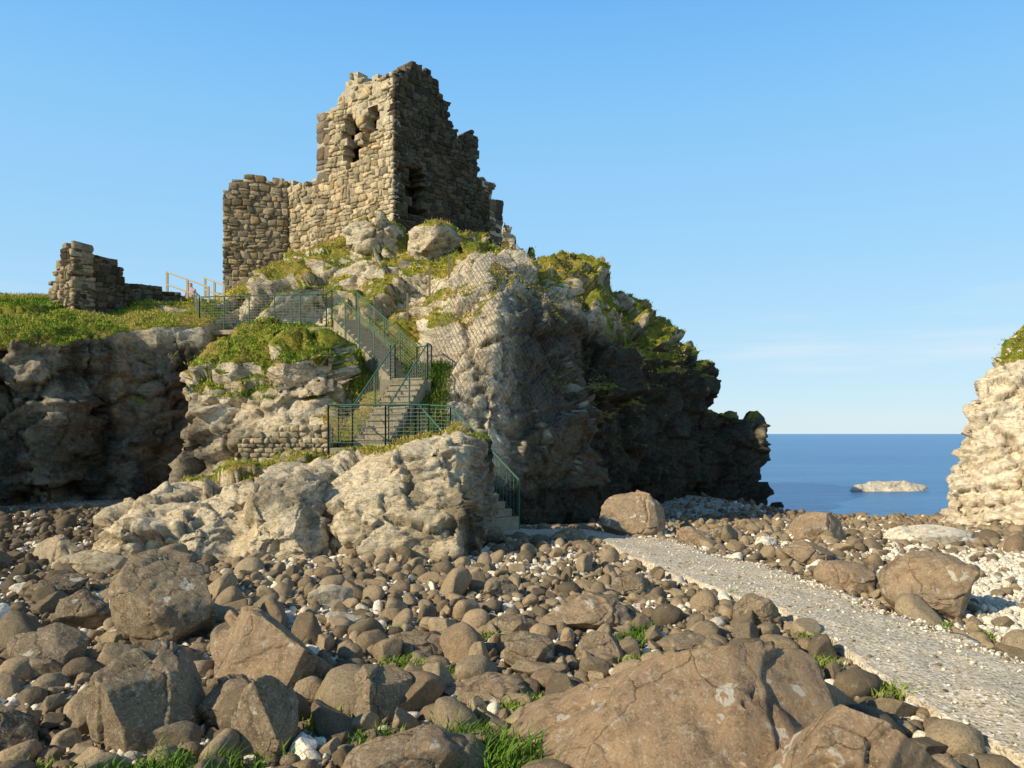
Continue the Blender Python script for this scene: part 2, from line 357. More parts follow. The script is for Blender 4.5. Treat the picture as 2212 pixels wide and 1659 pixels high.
def damp_head(P):
    x,y,z=P.T
    d=.10+.90*sst(.7,1.9,stair_dist(P))
    d*=1-.78*sst(-10.8,-11.8,x)*np.maximum(sst(28.5,30.5,y),sst(5.0,5.8,z))
    net=sst(-3.4,-2.8,x)*sst(2.2,1.6,x)*sst(30,28.5,y)*sst(21.5,22.3,y)
    return d*(1-.40*net)
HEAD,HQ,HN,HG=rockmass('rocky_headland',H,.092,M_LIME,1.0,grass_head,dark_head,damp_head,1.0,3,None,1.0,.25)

F=[]
F.append([(-7.5,14.4,-.5),(-6.8,13.0,-.5),(-5.1,13.0,-.5),(-4.6,14.0,-.5),(-7.3,14.4,.5),(-6.6,13.4,.55),(-6.6,15.4,1.15),(-5.2,16.0,1.3),(-4.9,14.2,1.0),(-5.3,13.5,.7),(-7.7,19,-.5),(-4,19,-.5),(-7.2,18.5,1.1),(-4.5,19,1.6)])
F.append([(-5.0,13.3,-.5),(-4.3,13.2,.6),(-3.6,13.3,.55),(-3.2,13.6,-.5),(-4.7,14.3,1.35),(-3.8,14.6,1.4),(-4.6,16.5,1.7),(-3.4,16.5,1.6),(-4.8,16.5,-.5),(-3.2,16.5,-.5)])
F.append([(-2.6,15.2,1.6),(-2.1,16.2,2.2),(-1.0,16.4,2.2),(-.72,17,1.9),(-.7,14.9,.4),(-.85,13.6,-.5),(-.9,13.6,.4),(-.85,14.6,1.45),(-2.5,13.5,-.5),(-3.3,14.1,-.5),(-2.6,13.7,.8),(-3.4,14.5,1.0),(-3.3,15.5,1.5),(-.7,17.7,-.5),(-1.1,18.4,1.8),(-4.5,19,1.5),(-4.5,19,-.5),(-1.1,18.6,-.5)])
F.append([(-7.3,18,1.0),(-4.5,18.4,1.4),(-2,19.2,1.6),(-1.8,22.5,1.7),(-7.5,22.5,1.4),(-7.3,18,-1),(-2,18.6,-1),(-1.8,22.5,-1),(-7.5,22.5,-1)])
F.append([(-2.4,14.6,1.0),(-2.2,14.5,1.8),(-1.4,14.6,1.95),(-.95,15.1,2.0),(-1.0,14.3,1.0),(-1.6,16.5,2.2),(-.75,15.6,1.9),(-.65,16.8,2.0),(-.62,15.4,.2),(-.6,17,.2)])
def grass_f(Q,nz):
    return sst(.5,.75,nz+.3*fbm(Q*1.1,3,79))*sst(.95,1.3,Q[:,2])*sst(15.2,16.4,Q[:,1]+.5*fbm(Q*.8,2,5))
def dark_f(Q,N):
    n=fbm(Q*1.2,3,81); return np.clip(.6*sst(.2,-.1,Q[:,2]+.25*n)+.5*sst(.25,.5,n)+.6*sst(-.95,-.7,Q[:,0]),0,1)  # last term paints shade on the outcrop's right end
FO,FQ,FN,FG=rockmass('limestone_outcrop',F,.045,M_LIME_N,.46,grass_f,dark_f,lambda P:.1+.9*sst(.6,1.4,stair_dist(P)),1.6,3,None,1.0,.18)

R=[[(13.4,24.6,-1.2),(13.3,24,.8),(13.7,24,2.1),(14.1,24,3.6),(15.5,24.5,5.0),(18,24,6.6),(22,24,7.5),(22,22,-1),(15,22.3,-1),(15.6,22.5,1.5),(18,22,4),(26,30,-1),(18.5,32,-1),(20,30,6),(26,30,8)]]
RO,RQ,RN,RG=rockmass('limestone_cliff',R,.07,M_LIME_W,.6,lambda Q,nz:sst(.35,.6,nz+.2*fbm(Q*.8,3,3))*sst(3.8,4.8,Q[:,2]),None,None,1.5,3,None,1.2,.30)
# added unseen cliff west of the beach, placed to shade the western cliff
WL_=[[(-36,9,-1),(-25.5,11,-1),(-24.8,16,-1),(-25.2,22,-1),(-38,24,-1),(-27,12,9),(-26.3,16,11.2),(-26.3,20,11.4),(-28,23,10.5),(-34,12,10),(-38,22,12)]]
rockmass('unseen_shade_cliff',WL_,.25,M_LIME,.8,grass_head,None,None,.7,3)
rockmass('sea_rock',[[(20.9,50,-1.8),(21.5,50,-1.0),(23,50.5,-.7),(25,51,-.75),(26.6,51,-1.2),(27,51,-1.8),(23,48.8,-1.8),(25,49,-1.8),(24,53,-1.8)]],.1,M_LIME_W,.22,None,None,None,1.5,3)
rockmass('sea_rock',[[(12.4,39,-1.8),(12.6,39,-1.2),(13.2,39,-1.15),(13.5,39.3,-1.8),(12.8,38.5,-1.8),(12.9,39.8,-1.3)]],.06,M_LIME,.2,None,lambda Q,N:np.ones(len(Q)),None,2,3)

# ---------------------------------------------------------------- ground, sea, path
def gh(x,y):
    x=np.asarray(x,float);y=np.asarray(y,float)
    r=-np.clip(y-16,0,60)/18*1.4*sst(-5,0,x)
    r=r-3.5*sst(44,52,y)
    r=r+1.0*np.exp(-(((x-8.2)/3.6)**2+((y-37)/3.6)**2))
    P=np.stack([x,y,0*x],1)
    return r+.10*fbm(P*.35,3,61)+.03*fbm(P*2.0,2,62)
pl=np.array([[3.9,-3],[3.75,2],[3.5,5.3],[3.25,6.63],[3.25,7.6],[3.2,9.4],[2.4,12.1],[1.95,14.5],[1.8,16.6],[1.0,18.0],[-.5,18.6]])
pr=np.array([[5.8,-3],[5.6,2],[5.2,5.6],[4.9,7.2],[4.75,7.9],[4.5,9.5],[4.2,11.9],[3.55,14.5],[3.1,17.2],[1.8,19.2],[.0,19.9]])
def path_d(x,y):
    xl=np.interp(y,pl[:9,1],pl[:9,0]); xr=np.interp(y,pr[:9,1],pr[:9,0])
    ins=np.minimum(x-xl,xr-x); ins=np.where(y>17.6,-1,ins)
    ins2=np.minimum(np.minimum(x+.4,2.6-x),.75-np.abs(y-(19.2-.45*(x+.3))))
    return np.maximum(ins,ins2)
def white(x,y):
    P=np.stack([x,y,0*x],1); n=fbm(P*.6,3,63)
    w=1.0*sst(-.2,.7,x-5.0+.25*(y-9)*(y<9)-.12*(y-9)*(y>9)+.6*n)*sst(6.0,7.5,y)*sst(18,13,y)
    w=np.maximum(w,1.0*np.exp(-(((x+.05)/1.0)**2+((y-13.5)/1.0)**2)))
    w=np.maximum(w,.95*np.exp(-(((x+2.2)/1.1)**2+((y-9.7)/.8)**2)))
    w=np.maximum(w,.6*np.exp(-(((x+3.2)/.9)**2+((y-7.3)/1.0)**2)))
    w=np.maximum(w,.55*sst(14,19,y)*sst(1,3,x))
    w=np.maximum(w,.30+.42*n)
    return np.clip(w,0,1)
xs=np.arange(-60,60.01,.3); ys=np.arange(-20,58.01,.3); X,Y=np.meshgrid(xs,ys); gx,gy=X.ravel(),Y.ravel()
gz=gh(gx,gy); nx,ny=len(xs),len(ys)
idx=np.arange(nx*ny).reshape(ny,nx); GF=np.stack([idx[:-1,:-1],idx[:-1,1:],idx[1:,1:],idx[1:,:-1]],-1).reshape(-1,4)
mesh_np('pebble_beach_ground',np.stack([gx,gy,gz],1),GF,M_GND,True,None,{'white':white(gx,gy)})
S=16000
mesh_np('sea',np.array([[-S,-60,-1.4],[S,-60,-1.4],[S,S,-1.4],[-S,S,-1.4]]),np.array([[0,1,2,3]]),M_SEA,False)
def resample(p,n):
    s=np.concatenate([[0],np.cumsum(np.hypot(*np.diff(p,axis=0).T))]); s/=s[-1]
    t=np.linspace(0,1,n); return np.stack([np.interp(t,s,p[:,0]),np.interp(t,s,p[:,1])],1)
nL=400;nA=24
A=resample(pl,nL);B=resample(pr,nL)
wob=fbm(np.stack([np.arange(nL)*.12,np.zeros(nL),np.zeros(nL)],1),4,5); A[:,0]+=wob*.07; B[:,0]+=wob[::-1]*.2
PV=[];t=np.linspace(0,1,nA)
for i in range(nL):
    q=A[i]*(1-t[:,None])+B[i]*t[:,None]
    z=gh(q[:,0],q[:,1])+.09
    PV.append(np.vstack([[A[i,0],A[i,1],z[0]-.3],np.column_stack([q,z]),[B[i,0],B[i,1],z[-1]-.3]]))
PV=np.array(PV); PV[:,1:-1,2]+= .025*fbm(PV[:,1:-1].reshape(-1,3)*3,4,4).reshape(nL,nA)
k=nA+2; idx=np.arange(nL*k).reshape(nL,k); PF=np.stack([idx[:-1,:-1],idx[:-1,1:],idx[1:,1:],idx[1:,:-1]],-1).reshape(-1,4)
mesh_np('gravel_path',PV.reshape(-1,3),PF,M_PATH,True)

# ---------------------------------------------------------------- boulders
I5=ico(6)
def boulder(name,c,size,rot,col,seed,cuts=9,mat=None,rough=.05,parent=None):
    r=np.random.default_rng(seed); V=I5[0].copy(); 
    V=V*(1+.12*fbm(V*1.1+seed,2,seed)[:,None])
    for i in range(cuts):
        n=r.normal(size=3); n/=np.linalg.norm(n); d=r.uniform(.5,.82)
        k=V@n-d; V=np.where(k[:,None]>0,V-k[:,None]*n*.96,V)
    V=V/np.abs(V).max(0)
    V+= V*(rough*1.3*fbm(V*1.3+seed,3,seed)[:,None]) + V*(rough*.8*fbm(V*5+seed,5,seed+3)[:,None])
    F1,F2,_=worley(V*.9+seed*3.1+.2*fbm(V*2,2,1)[:,None],seed); V+=V*(.14*worley.tilt)[:,None]; V-=V*(.05*(1-sst(0,.04,F2-F1)))[:,None]
    V=V*np.array(size)*.5
    Rm=np.array(Matrix.Rotation(rot[2],3,'Z')@Matrix.Rotation(rot[1],3,'Y')@Matrix.Rotation(rot[0],3,'X'))
    V=V@Rm.T+np.array(c)
    return mesh_np(name,V,I5[1],mat or M_BOULD,True,parent,{'col':np.tile(np.array(col),(len(V),1))})
BR=(.39,.265,.16); BG=(.26,.20,.13); BD=(.17,.13,.085); BW=(.78,.71,.58); BT=(.33,.235,.147)
BL=[
 (1.05,5.35,.12,(2.3,2.4,1.5),(.10,-.02,.25),BR,11,9),
 (2.2,6.2,.0,(1.5,1.2,.9),(0,.30,.1),BR,12,8),
 (2.0,4.5,.25,(1.3,.9,1.0),(0,.05,.1),BR,13,8),
 (-3.65,8.5,.38,(1.15,1.1,1.0),(.2,-.2,.3),BG,14,8),
 (-2.15,7.1,.2,(1.25,.95,.85),(.1,.25,-.2),BT,15,8),
 (-2.75,5.9,.2,(.9,.9,.85),(.1,-.2,.5),BG,16,8),
 (-2.1,6.1,.1,(.65,.55,.5),(0,.1,.4),BT,17,8),
 (-1.68,5.5,.1,(.5,.5,.7),(.3,.2,.1),BG,18,8),
 (-1.1,6.3,.1,(.7,.6,.55),(0,.1,.4),BG,19,8),
 (-.65,5.0,.05,(.8,.7,.55),(0,-.1,.2),BT,20,8),
 (.85,9.2,.12,(1.1,.8,.55),(.1,.1,.1),BT,21,8),
 (.2,7.6,.1,(.6,.5,.4),(0,.1,.2),BG,41,8),
 (.85,7.7,.1,(.55,.5,.45),(0,.1,.9),BT,42,8),
 (2.9,19.0,.35,(1.6,1.4,1.3),(.1,-.1,.2),BT,22,9),
 (6.3,16.2,.1,(1.15,1,.95),(0,.1,.6),BT,23,8),
 (4.95,13.3,.12,(.9,.8,.6),(0,.1,.2),BT,24,8),
 (4.75,11.2,.1,(1.0,.8,.6),(0,.2,.1),BT,25,8),
 (5.25,9.9,.25,(1.3,1.0,.95),(.1,.15,-.2),BT,26,7),
 (8.2,15.6,.05,(1.6,1.1,.7),(0,.1,.2),BW,27,8),
 (9.8,19,-.05,(1.6,1.2,.8),(0,.1,.2),BW,28,8),
 (3.75,16.0,.05,(.9,.7,.6),(0,.25,.3),BT,29,8),
 (2.75,9.0,.1,(.5,.45,.45),(0,.1,.3),BG,30,8),
 (-4.9,9.2,.12,(.8,.7,.6),(0,.1,.3),BG,31,8),
 (-4.3,7.4,.1,(.8,.7,.55),(0,.3,.3),BG,32,8),
 (-3.1,7.3,.05,(.6,.5,.35),(0,.1,.8),BT,33,8),
 (-.9,8.0,.05,(.7,.5,.35),(0,.1,.1),BG,34,8),
 (-.25,6.6,.05,(.8,.6,.3),(0,.1,.1),BT,35,8),
 (1.75,8.0,.05,(.6,.5,.35),(0,.1,.1),BG,36,8),
 (1.25,17.0,.0,(.8,.6,.6),(0,.1,.1),BG,37,8),
 (3.0,5.0,.0,(.7,.6,.4),(0,.1,.1),BG,38,8),
 (2.95,4.3,.0,(.7,.6,.45),(0,.1,.1),BT,39,8),
 (-3.6,5.6,.0,(.7,.6,.5),(0,.1,.1),BD,40,8),
 (-.2,10.8,.08,(.6,.5,.4),(0,.1,.5),BG,43,8),
 (-6.0,10.5,.1,(.8,.6,.5),(0,.1,.3),BD,44,8),
 (1.6,11.0,.08,(.65,.5,.4),(0,.1,.5),BG,45,8),
 (.0,9.0,.03,(.7,.5,.35),(0,.1,.5),BG,46,8),
 (-2.3,10.3,.05,(.75,.5,.4),(0,.2,.5),(.55,.48,.36),47,8),
 (-1.9,9.2,.0,(.6,.4,.3),(0,.2,.2),(.60,.53,.41),48,8),
 (-6.4,12.4,.05,(1.3,.8,.6),(0,.15,.3),(.50,.41,.27),49,8),
 (-7.6,13.6,.1,(1.2,.9,.7),(0,.15,.1),(.42,.34,.22),50,8),
]
for b in BL:
    g=float(gh([b[0]],[b[1]])[0])
    boulder('boulder',(b[0],b[1],b[2]+g*(1 if b[1]<15 else .8)),b[3],b[4],b[5],b[6],b[7])
bx=np.array([[b[0],b[1],.40*(b[3][0]+b[3][1])/2] for b in BL])

# ---------------------------------------------------------------- cobbles (one mesh)
def in_out(x,y): return (x>-7.1)&(x<-.8)&(y>14.2)&(y<23)
def tmpl(lv,seed):
    r=np.random.default_rng(seed); V,F_=ico(lv); V=V.copy(); ang=seed%3!=0
    for i in range(r.integers(6,12)):
        n=r.normal(size=3); n/=np.linalg.norm(n); d=r.uniform(.45,.8) if ang else r.uniform(.7,.92); k=V@n-d
        V=np.where(k[:,None]>0,V-k[:,None]*n*(.97 if ang else .7),V)
    V/=np.abs(V).max()
    V+=V*(.12*fbm(V*1.5+seed,3,seed))[:,None]
    return V,F_
T_hi=[tmpl(4,100+i) for i in range(14)]; T_mid=[tmpl(3,200+i) for i in range(14)]; T_lo=[tmpl(2,300+i) for i in range(9)]
cell={}
pts=[]
def tryadd(x,y,r,tol):
    cx,cy=int(x//.6),int(y//.6)
    for a in(-1,0,1):
        for b in(-1,0,1):
            for (px,py,prr) in cell.get((cx+a,cy+b),()):
                if (px-x)**2+(py-y)**2<((prr+r)*tol)**2: return
    cell.setdefault((cx,cy),[]).append((x,y,r)); pts.append((x,y,r))
def passes(n,rlo,rhi,ymax,tol,wr,xm=0):
    y=3.2+(ymax-3.2)*rng.random(n)**(1.0 if ymax<16 else 1.25); hw=.70*y+1.0; x=(rng.random(n)*2-1)*hw
    r=rlo+(rhi-rlo)*rng.random(n)**1.6
    pd=path_d(x,y); W=white(x,y); u=rng.random(n)
    ok=(pd<-r*.3)&~in_out(x,y)&(u>W*wr)
    dd=np.sqrt((x[:,None]-bx[:,0])**2+(y[:,None]-bx[:,1])**2)-bx[:,2]; ok&=dd.min(1)>-.02
    ok&=~((y>23.5)&(x<2.5))
    for i in np.nonzero(ok)[0]: tryadd(x[i],y[i],r[i],tol)
passes(420,.18,.27,37,.95,1.0)
passes(3900,.115,.18,37,.90,.95)
passes(17000,.075,.115,36,.84,.85)
passes(38000,.042,.075,24,.82,.6)
passes(60000,.022,.042,15,.85,.15)
pts=np.array(pts); print('cobbles',len(pts))
gn=2600; gy_=4+14*rng.random(gn)**1.4; e=rng.random(gn)<.6
gx_=np.where(e,np.interp(gy_,pr[:9,1],pr[:9,0])-np.abs(rng.normal(size=gn))*.12,np.interp(gy_,pl[:9,1],pl[:9,0])+rng.random(gn)*1.4)
gpts=np.stack([gx_,gy_,.006+.016*rng.random(gn)**2],1)
npt=len(pts); pts=np.vstack([pts,gpts])
PW=white(pts[:,0],pts[:,1]); PW[npt:]=.6
near=(pts[:,1]<8.5)&(pts[:,2]>.07); lo=(pts[:,2]<.07)|(pts[:,1]>17); 
groups=[(T_hi,np.nonzero(near)[0]),(T_lo,np.nonzero(lo&~near)[0]),(T_mid,np.nonzero(~near&~lo)[0])]
AV=[];AF=[];AC=[];off=0
for T,ids in groups:
    for ti,(tv,tf) in enumerate(T):
        sel=ids[ti::len(T)]; m=len(sel)
        if m==0: continue
        q=rng.normal(size=(m,4))*np.array([1,.3,.3,1]); q/=np.linalg.norm(q,axis=1)[:,None]; w,x,y,z=q.T
        Rm=np.stack([1-2*(y*y+z*z),2*(x*y-z*w),2*(x*z+y*w),2*(x*y+z*w),1-2*(x*x+z*z),2*(y*z-x*w),2*(x*z-y*w),2*(y*z+x*w),1-2*(x*x+y*y)],1).reshape(m,3,3)
        r=pts[sel,2]; sc=np.stack([r*rng.uniform(1.0,1.6,m),r*rng.uniform(.8,1.15,m),r*rng.uniform(.6,.95,m)],1)
        cz=gh(pts[sel,0],pts[sel,1])+r*.3+np.where(sel>=npt,.09,0)
        C=np.stack([pts[sel,0],pts[sel,1],cz],1)
        V=np.einsum('mij,mvj->mvi',Rm,tv[None]*sc[:,None,:])+C[:,None,:]
        tone=rng.random(m)[:,None]; warm=rng.random(m)[:,None]**2
        west=sst(-1.5,-6,pts[sel,0]-(-.2)*pts[sel,1])[:,None]  # western cobbles get darker colours, shade painted in
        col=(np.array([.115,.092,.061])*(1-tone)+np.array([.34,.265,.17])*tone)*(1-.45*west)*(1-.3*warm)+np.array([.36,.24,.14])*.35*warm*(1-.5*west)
        wh=(rng.random(m)<np.where(r<.075,PW[sel]*.95+.06,np.where(r<.13,PW[sel]*.14,0)))[:,None]
        col=np.where(wh,np.array([.82,.74,.60])*(.65+.45*tone),col)
        AV.append(V.reshape(-1,3)); AC.append(np.repeat(col,len(tv),0))
        AF.append((tf[None]+(np.arange(m)*len(tv))[:,None,None]).reshape(-1,3)+off); off+=m*len(tv)
mesh_np('beach_cobbles',np.vstack(AV),np.vstack(AF),M_BAS,True,None,{'col':np.vstack(AC)})
boulder('white_boulder',(4.85,15.2,.12),(.42,.35,.28),(0,0,0),(.85,.80,.70),60,2)

# ---------------------------------------------------------------- masonry
BX=boxgrid(3)
def wall(name,p0,p1,th,prof,zbot,openings,course,parent,base,seed,side=1,quoin=False,jag=.18,ledge=None,mort=None,wamp=.09,oj=.07,smear=0):
    r=np.random.default_rng(seed); p0=np.array(p0,float);p1=np.array(p1,float);L=np.linalg.norm(p1-p0); d=(p1-p0)/L
    n=np.array([d[1],-d[0]])*side
    prof=np.array(prof); st=Acc(); co=Acc()
    D3=np.array([d[0],d[1],0]);N3=np.array([n[0],n[1],0]);Z3=np.array([0,0,1.])
    P3=np.array([p0[0],p0[1],0])
    def wp(V):
        q=V*np.array([.8,.8,1.1])
        s=(V-P3)@D3; f=np.clip(np.minimum(s,L-s)/.6,0,1)[:,None]
        return V+Z3*(wamp*fbm(q,3,seed+5))[:,None]+D3*(wamp*.9*fbm(q,3,seed+9))[:,None]*f+N3*(.04*fbm(V*.5,2,seed+12))[:,None]
    top=lambda s:float(np.interp(s,prof[:,0],prof[:,1]))
    def inop(s,z,m=0):
        for (a,b,c,e) in openings:
            if a-m<s<b+m and c-m<z<e+m: return True
        return False
    def stone(sc,zc,ww,h,edge):
        cc=P3+D3*sc+Z3*zc-N3*th/2
        sh=.05 if (sc-ww/2<.06 or sc+ww/2>L-.06) else 0
        V=cc+CUBEV[:,0:1]*D3*(ww/2-sh)+CUBEV[:,1:2]*N3*(th/2-.03)+CUBEV[:,2:3]*Z3*h/2
        co.add(wp(V),CUBEF)
        sm=0
        if smear: sm=smear*float(sst(.0,.3,fbm(cc[None]*.55,3,seed+40))[0])*r.random()
        lst=[(1,.16,-.10),(-1,.16,-.10)] if not edge else [(1,th/4+.05,-th/4),(-1,th/4+.05,-th/4)]
        for sd,hd,o in lst:
            t=BX[0].copy(); ex=r.uniform(3.0,8); nr=(np.abs(t)**ex).sum(1)**(1/ex); t=t/nr[:,None]
            t*=1+.24*fbm(t*1.0+r.random(3)*50,2,seed)[:,None]
            t[:,0]+=r.normal()*.14*t[:,2]; t[:,2]+=r.normal()*.14*t[:,0]
            out=r.uniform(-.07,.045)-sm+( .12 if ledge and ledge[0]<sc<ledge[1] and ledge[2]<zc<ledge[3] else 0)
            cz=P3+D3*sc+Z3*zc+(-N3*th/2 + sd*N3*(th/2+o+out))
            V=cz+t[:,0:1]*D3*(ww/2+.006)+t[:,1:2]*N3*hd+t[:,2:3]*Z3*(h/2+.004)
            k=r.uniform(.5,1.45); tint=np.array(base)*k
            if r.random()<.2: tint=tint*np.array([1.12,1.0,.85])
            if quoin and sc<.5: tint=np.array([.62,.52,.36])*r.uniform(.75,1.15)
            if ledge and ledge[0]<sc<ledge[1] and zc>ledge[2]-1.6 and zc<ledge[3]: tint=np.array([.62,.52,.36])*r.uniform(.75,1.1)
            st.add(wp(V),BX[1],tint)
    z=zbot; zmax=prof[:,1].max()+.3
    while z<zmax:
        h=course*r.uniform(.75,1.65); s=-.1*r.random(); zc=z+h/2
        while s<L:
            w=course*r.uniform(.6,2.2)
            a=max(s,0);b=min(s+w,L); 
            if L-b<.12: b=L
            sc=(a+b)/2; ww=b-a; s=b+1e-6
            if ww<.05: continue
            parts=[(zc,h)]
            if r.random()<.45 and h>.2: 
                q=r.uniform(.3,.7); parts=[(z+h*q/2,h*q),(z+h*(1+q)/2,h*(1-q))]
            for zz,hh in parts:
                if zz>top(sc)+jag*r.normal()*.6: continue
                if inop(sc+oj*r.normal(),zz+oj*r.normal()): continue
                edge=a<=.01 or b>=L-.01 or zz>top(sc)-.5 or inop(sc,zz,.5)
                stone(sc,zz,ww,hh,edge)
        z+=h
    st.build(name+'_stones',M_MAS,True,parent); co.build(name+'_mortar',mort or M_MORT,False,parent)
castle=empty('castle_ruin')
C0=(-5.12,34.4);C2=(-10.9,38.7);C5=(-1.08,38.8);C6=(-4.9,42.6);C1=(-8.4,36.88);C3=(-13.8,38.0)
wall('tower_front',C0,C2,.65,[(0,17.8),(.6,17.85),(1.44,18.0),(2.0,18.15),(2.3,18.45),(2.55,18.6),(2.8,18.25),(3.2,17.8),(3.7,17.4),(4.15,17.2),(4.3,14.0),(6,14.1),(7.2,14.4)],9.5,
     [(2.3,3.2,14.3,15.9),(2.55,3.2,15.4,16.6),(2.2,2.6,14.7,15.4),(1.05,1.75,15.5,16.6),(1.25,1.95,14.9,15.8)],.235,castle,(.46,.38,.25),1,-1,True,.13,(0,1.3,17.2,17.45),None,.12,.045,.10)
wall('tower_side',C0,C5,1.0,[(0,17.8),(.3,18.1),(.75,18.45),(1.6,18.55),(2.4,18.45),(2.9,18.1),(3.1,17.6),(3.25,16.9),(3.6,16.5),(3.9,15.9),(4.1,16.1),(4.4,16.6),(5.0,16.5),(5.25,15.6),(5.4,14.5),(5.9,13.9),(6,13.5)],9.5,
     [(.78,1.8,11.9,14.05)],.23,castle,(.095,.078,.054),2,1,False,.24,None,M_MORTD,.12,.03)  # shaded face: shade is put into the darker stone and mortar colours
wall('tower_rear',C6,C5,.9,[(0,16),(3,15.5),(4.8,14.5),(5.4,13.5)],9.5,[],.4,castle,(.15,.125,.09),3,1)
wall('tower_west',C1,C6,.9,[(0,17.0),(2,17.4),(5,17),(6.6,16)],9.5,[],.4,castle,(.22,.18,.13),4,1)
wall('tower_dark_backing',(-4.9,36.3),(-7.6,38.5),.5,[(0,16.9),(3.5,16.9)],11.5,[],.3,castle,(.06,.05,.036),24,-1,False,.1,None,M_MORTD)  # made-up wall behind the openings, near-black so they look dark
wall('courtyard_wall',C3,(-10.85,38.55),1.0,[(0,13.6),(.15,14.0),(.9,14.55),(1.6,14.5),(2.4,14.45),(2.95,14.4)],7.6,[],.25,castle,(.31,.255,.17),5,1,False,.12,None,M_MORTM,.12,.07,.05)
wall('courtyard_return',(-13.85,38.3),(-13.2,42.5),.8,[(0,13.7),(2,13),(4,11)],7.6,[],.3,castle,(.22,.185,.13),6,-1,False,.15,None,M_MORTD)
va=Acc()  # added slabs that block the sun so the tower interior stays dark
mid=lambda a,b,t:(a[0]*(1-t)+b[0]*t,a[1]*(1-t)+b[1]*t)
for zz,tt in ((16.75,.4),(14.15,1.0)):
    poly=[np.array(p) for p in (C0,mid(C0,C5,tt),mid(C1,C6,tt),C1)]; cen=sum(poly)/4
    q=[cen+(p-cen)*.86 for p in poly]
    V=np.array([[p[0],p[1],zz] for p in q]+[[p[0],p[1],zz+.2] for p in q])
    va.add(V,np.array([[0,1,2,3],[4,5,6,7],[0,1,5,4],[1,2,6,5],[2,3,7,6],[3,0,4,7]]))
va.build('sun_block_slabs',M_DARKSTONE,False,castle)
rw=empty('ruined_wall')
wall('west_face',(-15.75,28.6),(-18.4,30.6),.7,[(0,8.9),(.4,9.05),(.9,8.7),(1.4,8.3),(2.0,7.5),(2.5,7.0),(3.3,6.6)],5.8,[],.22,rw,(.33,.275,.185),7,-1,False,.2,None,M_MORTM)
wall('east_face',(-15.75,28.6),(-14.75,30.3),.8,[(0,9.0),(.4,8.65),(1.2,8.85),(1.7,8.8),(1.98,8.2)],5.8,[],.22,rw,(.11,.09,.063),8,1,False,.18,None,M_MORTD)  # darker copy of the west face tones, shade painted in
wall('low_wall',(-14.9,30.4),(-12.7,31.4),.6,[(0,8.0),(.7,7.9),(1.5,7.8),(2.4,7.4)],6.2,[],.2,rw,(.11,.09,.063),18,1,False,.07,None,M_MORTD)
rt=empty('stone_retaining_wall')
wall('face',(-7.2,20.7),(-4.75,20.7),.5,[(0,1.7),(.3,2.1),(1.0,2.35),(2.45,2.45)],.6,[],.13,rt,(.46,.39,.27),9,1,jag=.03,wamp=.02)

# ---------------------------------------------------------------- stairs and railings
stairs=empty('stone_staircase'); sa=Acc()
def flight(p0,p1,width,n):
    p0=np.array(p0,float);p1=np.array(p1,float); h=p1-p0; L=np.hypot(h[0],h[1]); d=np.array([h[0]/L,h[1]/L,0]); w=np.array([-d[1],d[0],0])
    for i in range(n):
        c=p0+d*(L*(i+.5)/n); z=p0[2]+h[2]*(i+1)/n
        obox(sa,[c[0],c[1],z-.35],d,w,L/n/2+.012,width/2,.35)
        obox(sa,[c[0]-d[0]*.02,c[1]-d[1]*.02,z+.018],d,w,L/n/2+.03,width/2-.03,.02)
    return d,w
f1a,f1b=(-.2,18.9,0.0),(-2.0,20.7,1.85)
f2a,f2b=(-3.75,21.1,1.85),(-3.0,23.7,3.8)
f3a,f3b=(-3.3,24.3,3.8),(-5.9,28.0,6.15)
flight(f1a,f1b,1.0,11); flight(f2a,f2b,1.0,11); flight(f3a,f3b,.8,14)
obox(sa,(-3.2,20.75,1.5),(1,0,0),(0,1,0),1.4,.62,.34); obox(sa,(-3.15,24.0,3.45),(1,0,0),(0,1,0),.75,.5,.34)
obox(sa,(-9.0,29.1,5.9),(.98,-.2,0),(.2,.98,0),2.9,.4,.08)
sa.build('steps',M_CONC,False,stairs)
rail=empty('metal_railing'); ra=Acc(); wi=Acc()
def railing(pts,h=1.08,sp=1.15,infill='mesh'):
    for a,b in zip(pts[:-1],pts[1:]):
        a=np.array(a,float);b=np.array(b,float);L=np.linalg.norm((b-a)[:2]);m=max(1,round(L/sp)); up=np.array([0,0,1.])
        for i in range(m+1):
            p=a+(b-a)*i/m; tube(ra,p-up*.25,p+up*h,.022,6)
        tube(ra,a+up*h,b+up*h,.023,8); tube(ra,a+up*.12,b+up*.12,.014,6); 
        if infill=='mesh':
            nz=10
            for j in range(1,nz): tube(wi,a+up*(.12+(h-.12)*j/nz),b+up*(.12+(h-.12)*j/nz),.005,4)
            k=int(L/.16)
            for i in range(k): 
                p=a+(b-a)*(i+.5)/k; tube(wi,p+up*.12,p+up*h,.0035,4)
        elif infill=='bars':
            k=int(L/.12)
            for i in range(k):
                p=a+(b-a)*(i+.5)/k; tube(ra,p+up*.12,p+up*h,.010,5)
def sides(a,b,w):
    a=np.array(a,float);b=np.array(b,float);d=(b-a);L=np.hypot(d[0],d[1]);n=np.array([-d[1]/L,d[0]/L,0])*w/2
    return (a+n,b+n),(a-n,b-n)
s1,s2=sides(f1a,f1b,1.05); railing(s1,infill='bars'); railing(s2,infill='bars')
s3,s4=sides(f2a,f2b,1.05); railing(s3); railing(s4)
s5,s6=sides(f3a,f3b,.9); railing(s5); railing(s6)
railing([s3[0],(-4.65,21.3,1.85),(-4.65,20.15,1.85),(-3.2,20.15,1.85),(-2.1,20.15,1.85),s1[1]])
railing([s4[0],(-2.6,21.4,1.9),s2[1]])
railing([s3[1],s5[0]]);railing([s4[1],(-2.45,24.2,3.8),s6[0]])
railing([s5[1],(-6.6,28.3,6.1),(-11.5,29.3,6.15)],sp=1.1)
railing([s6[1],(-5.6,28.9,6.3)],sp=1.1)
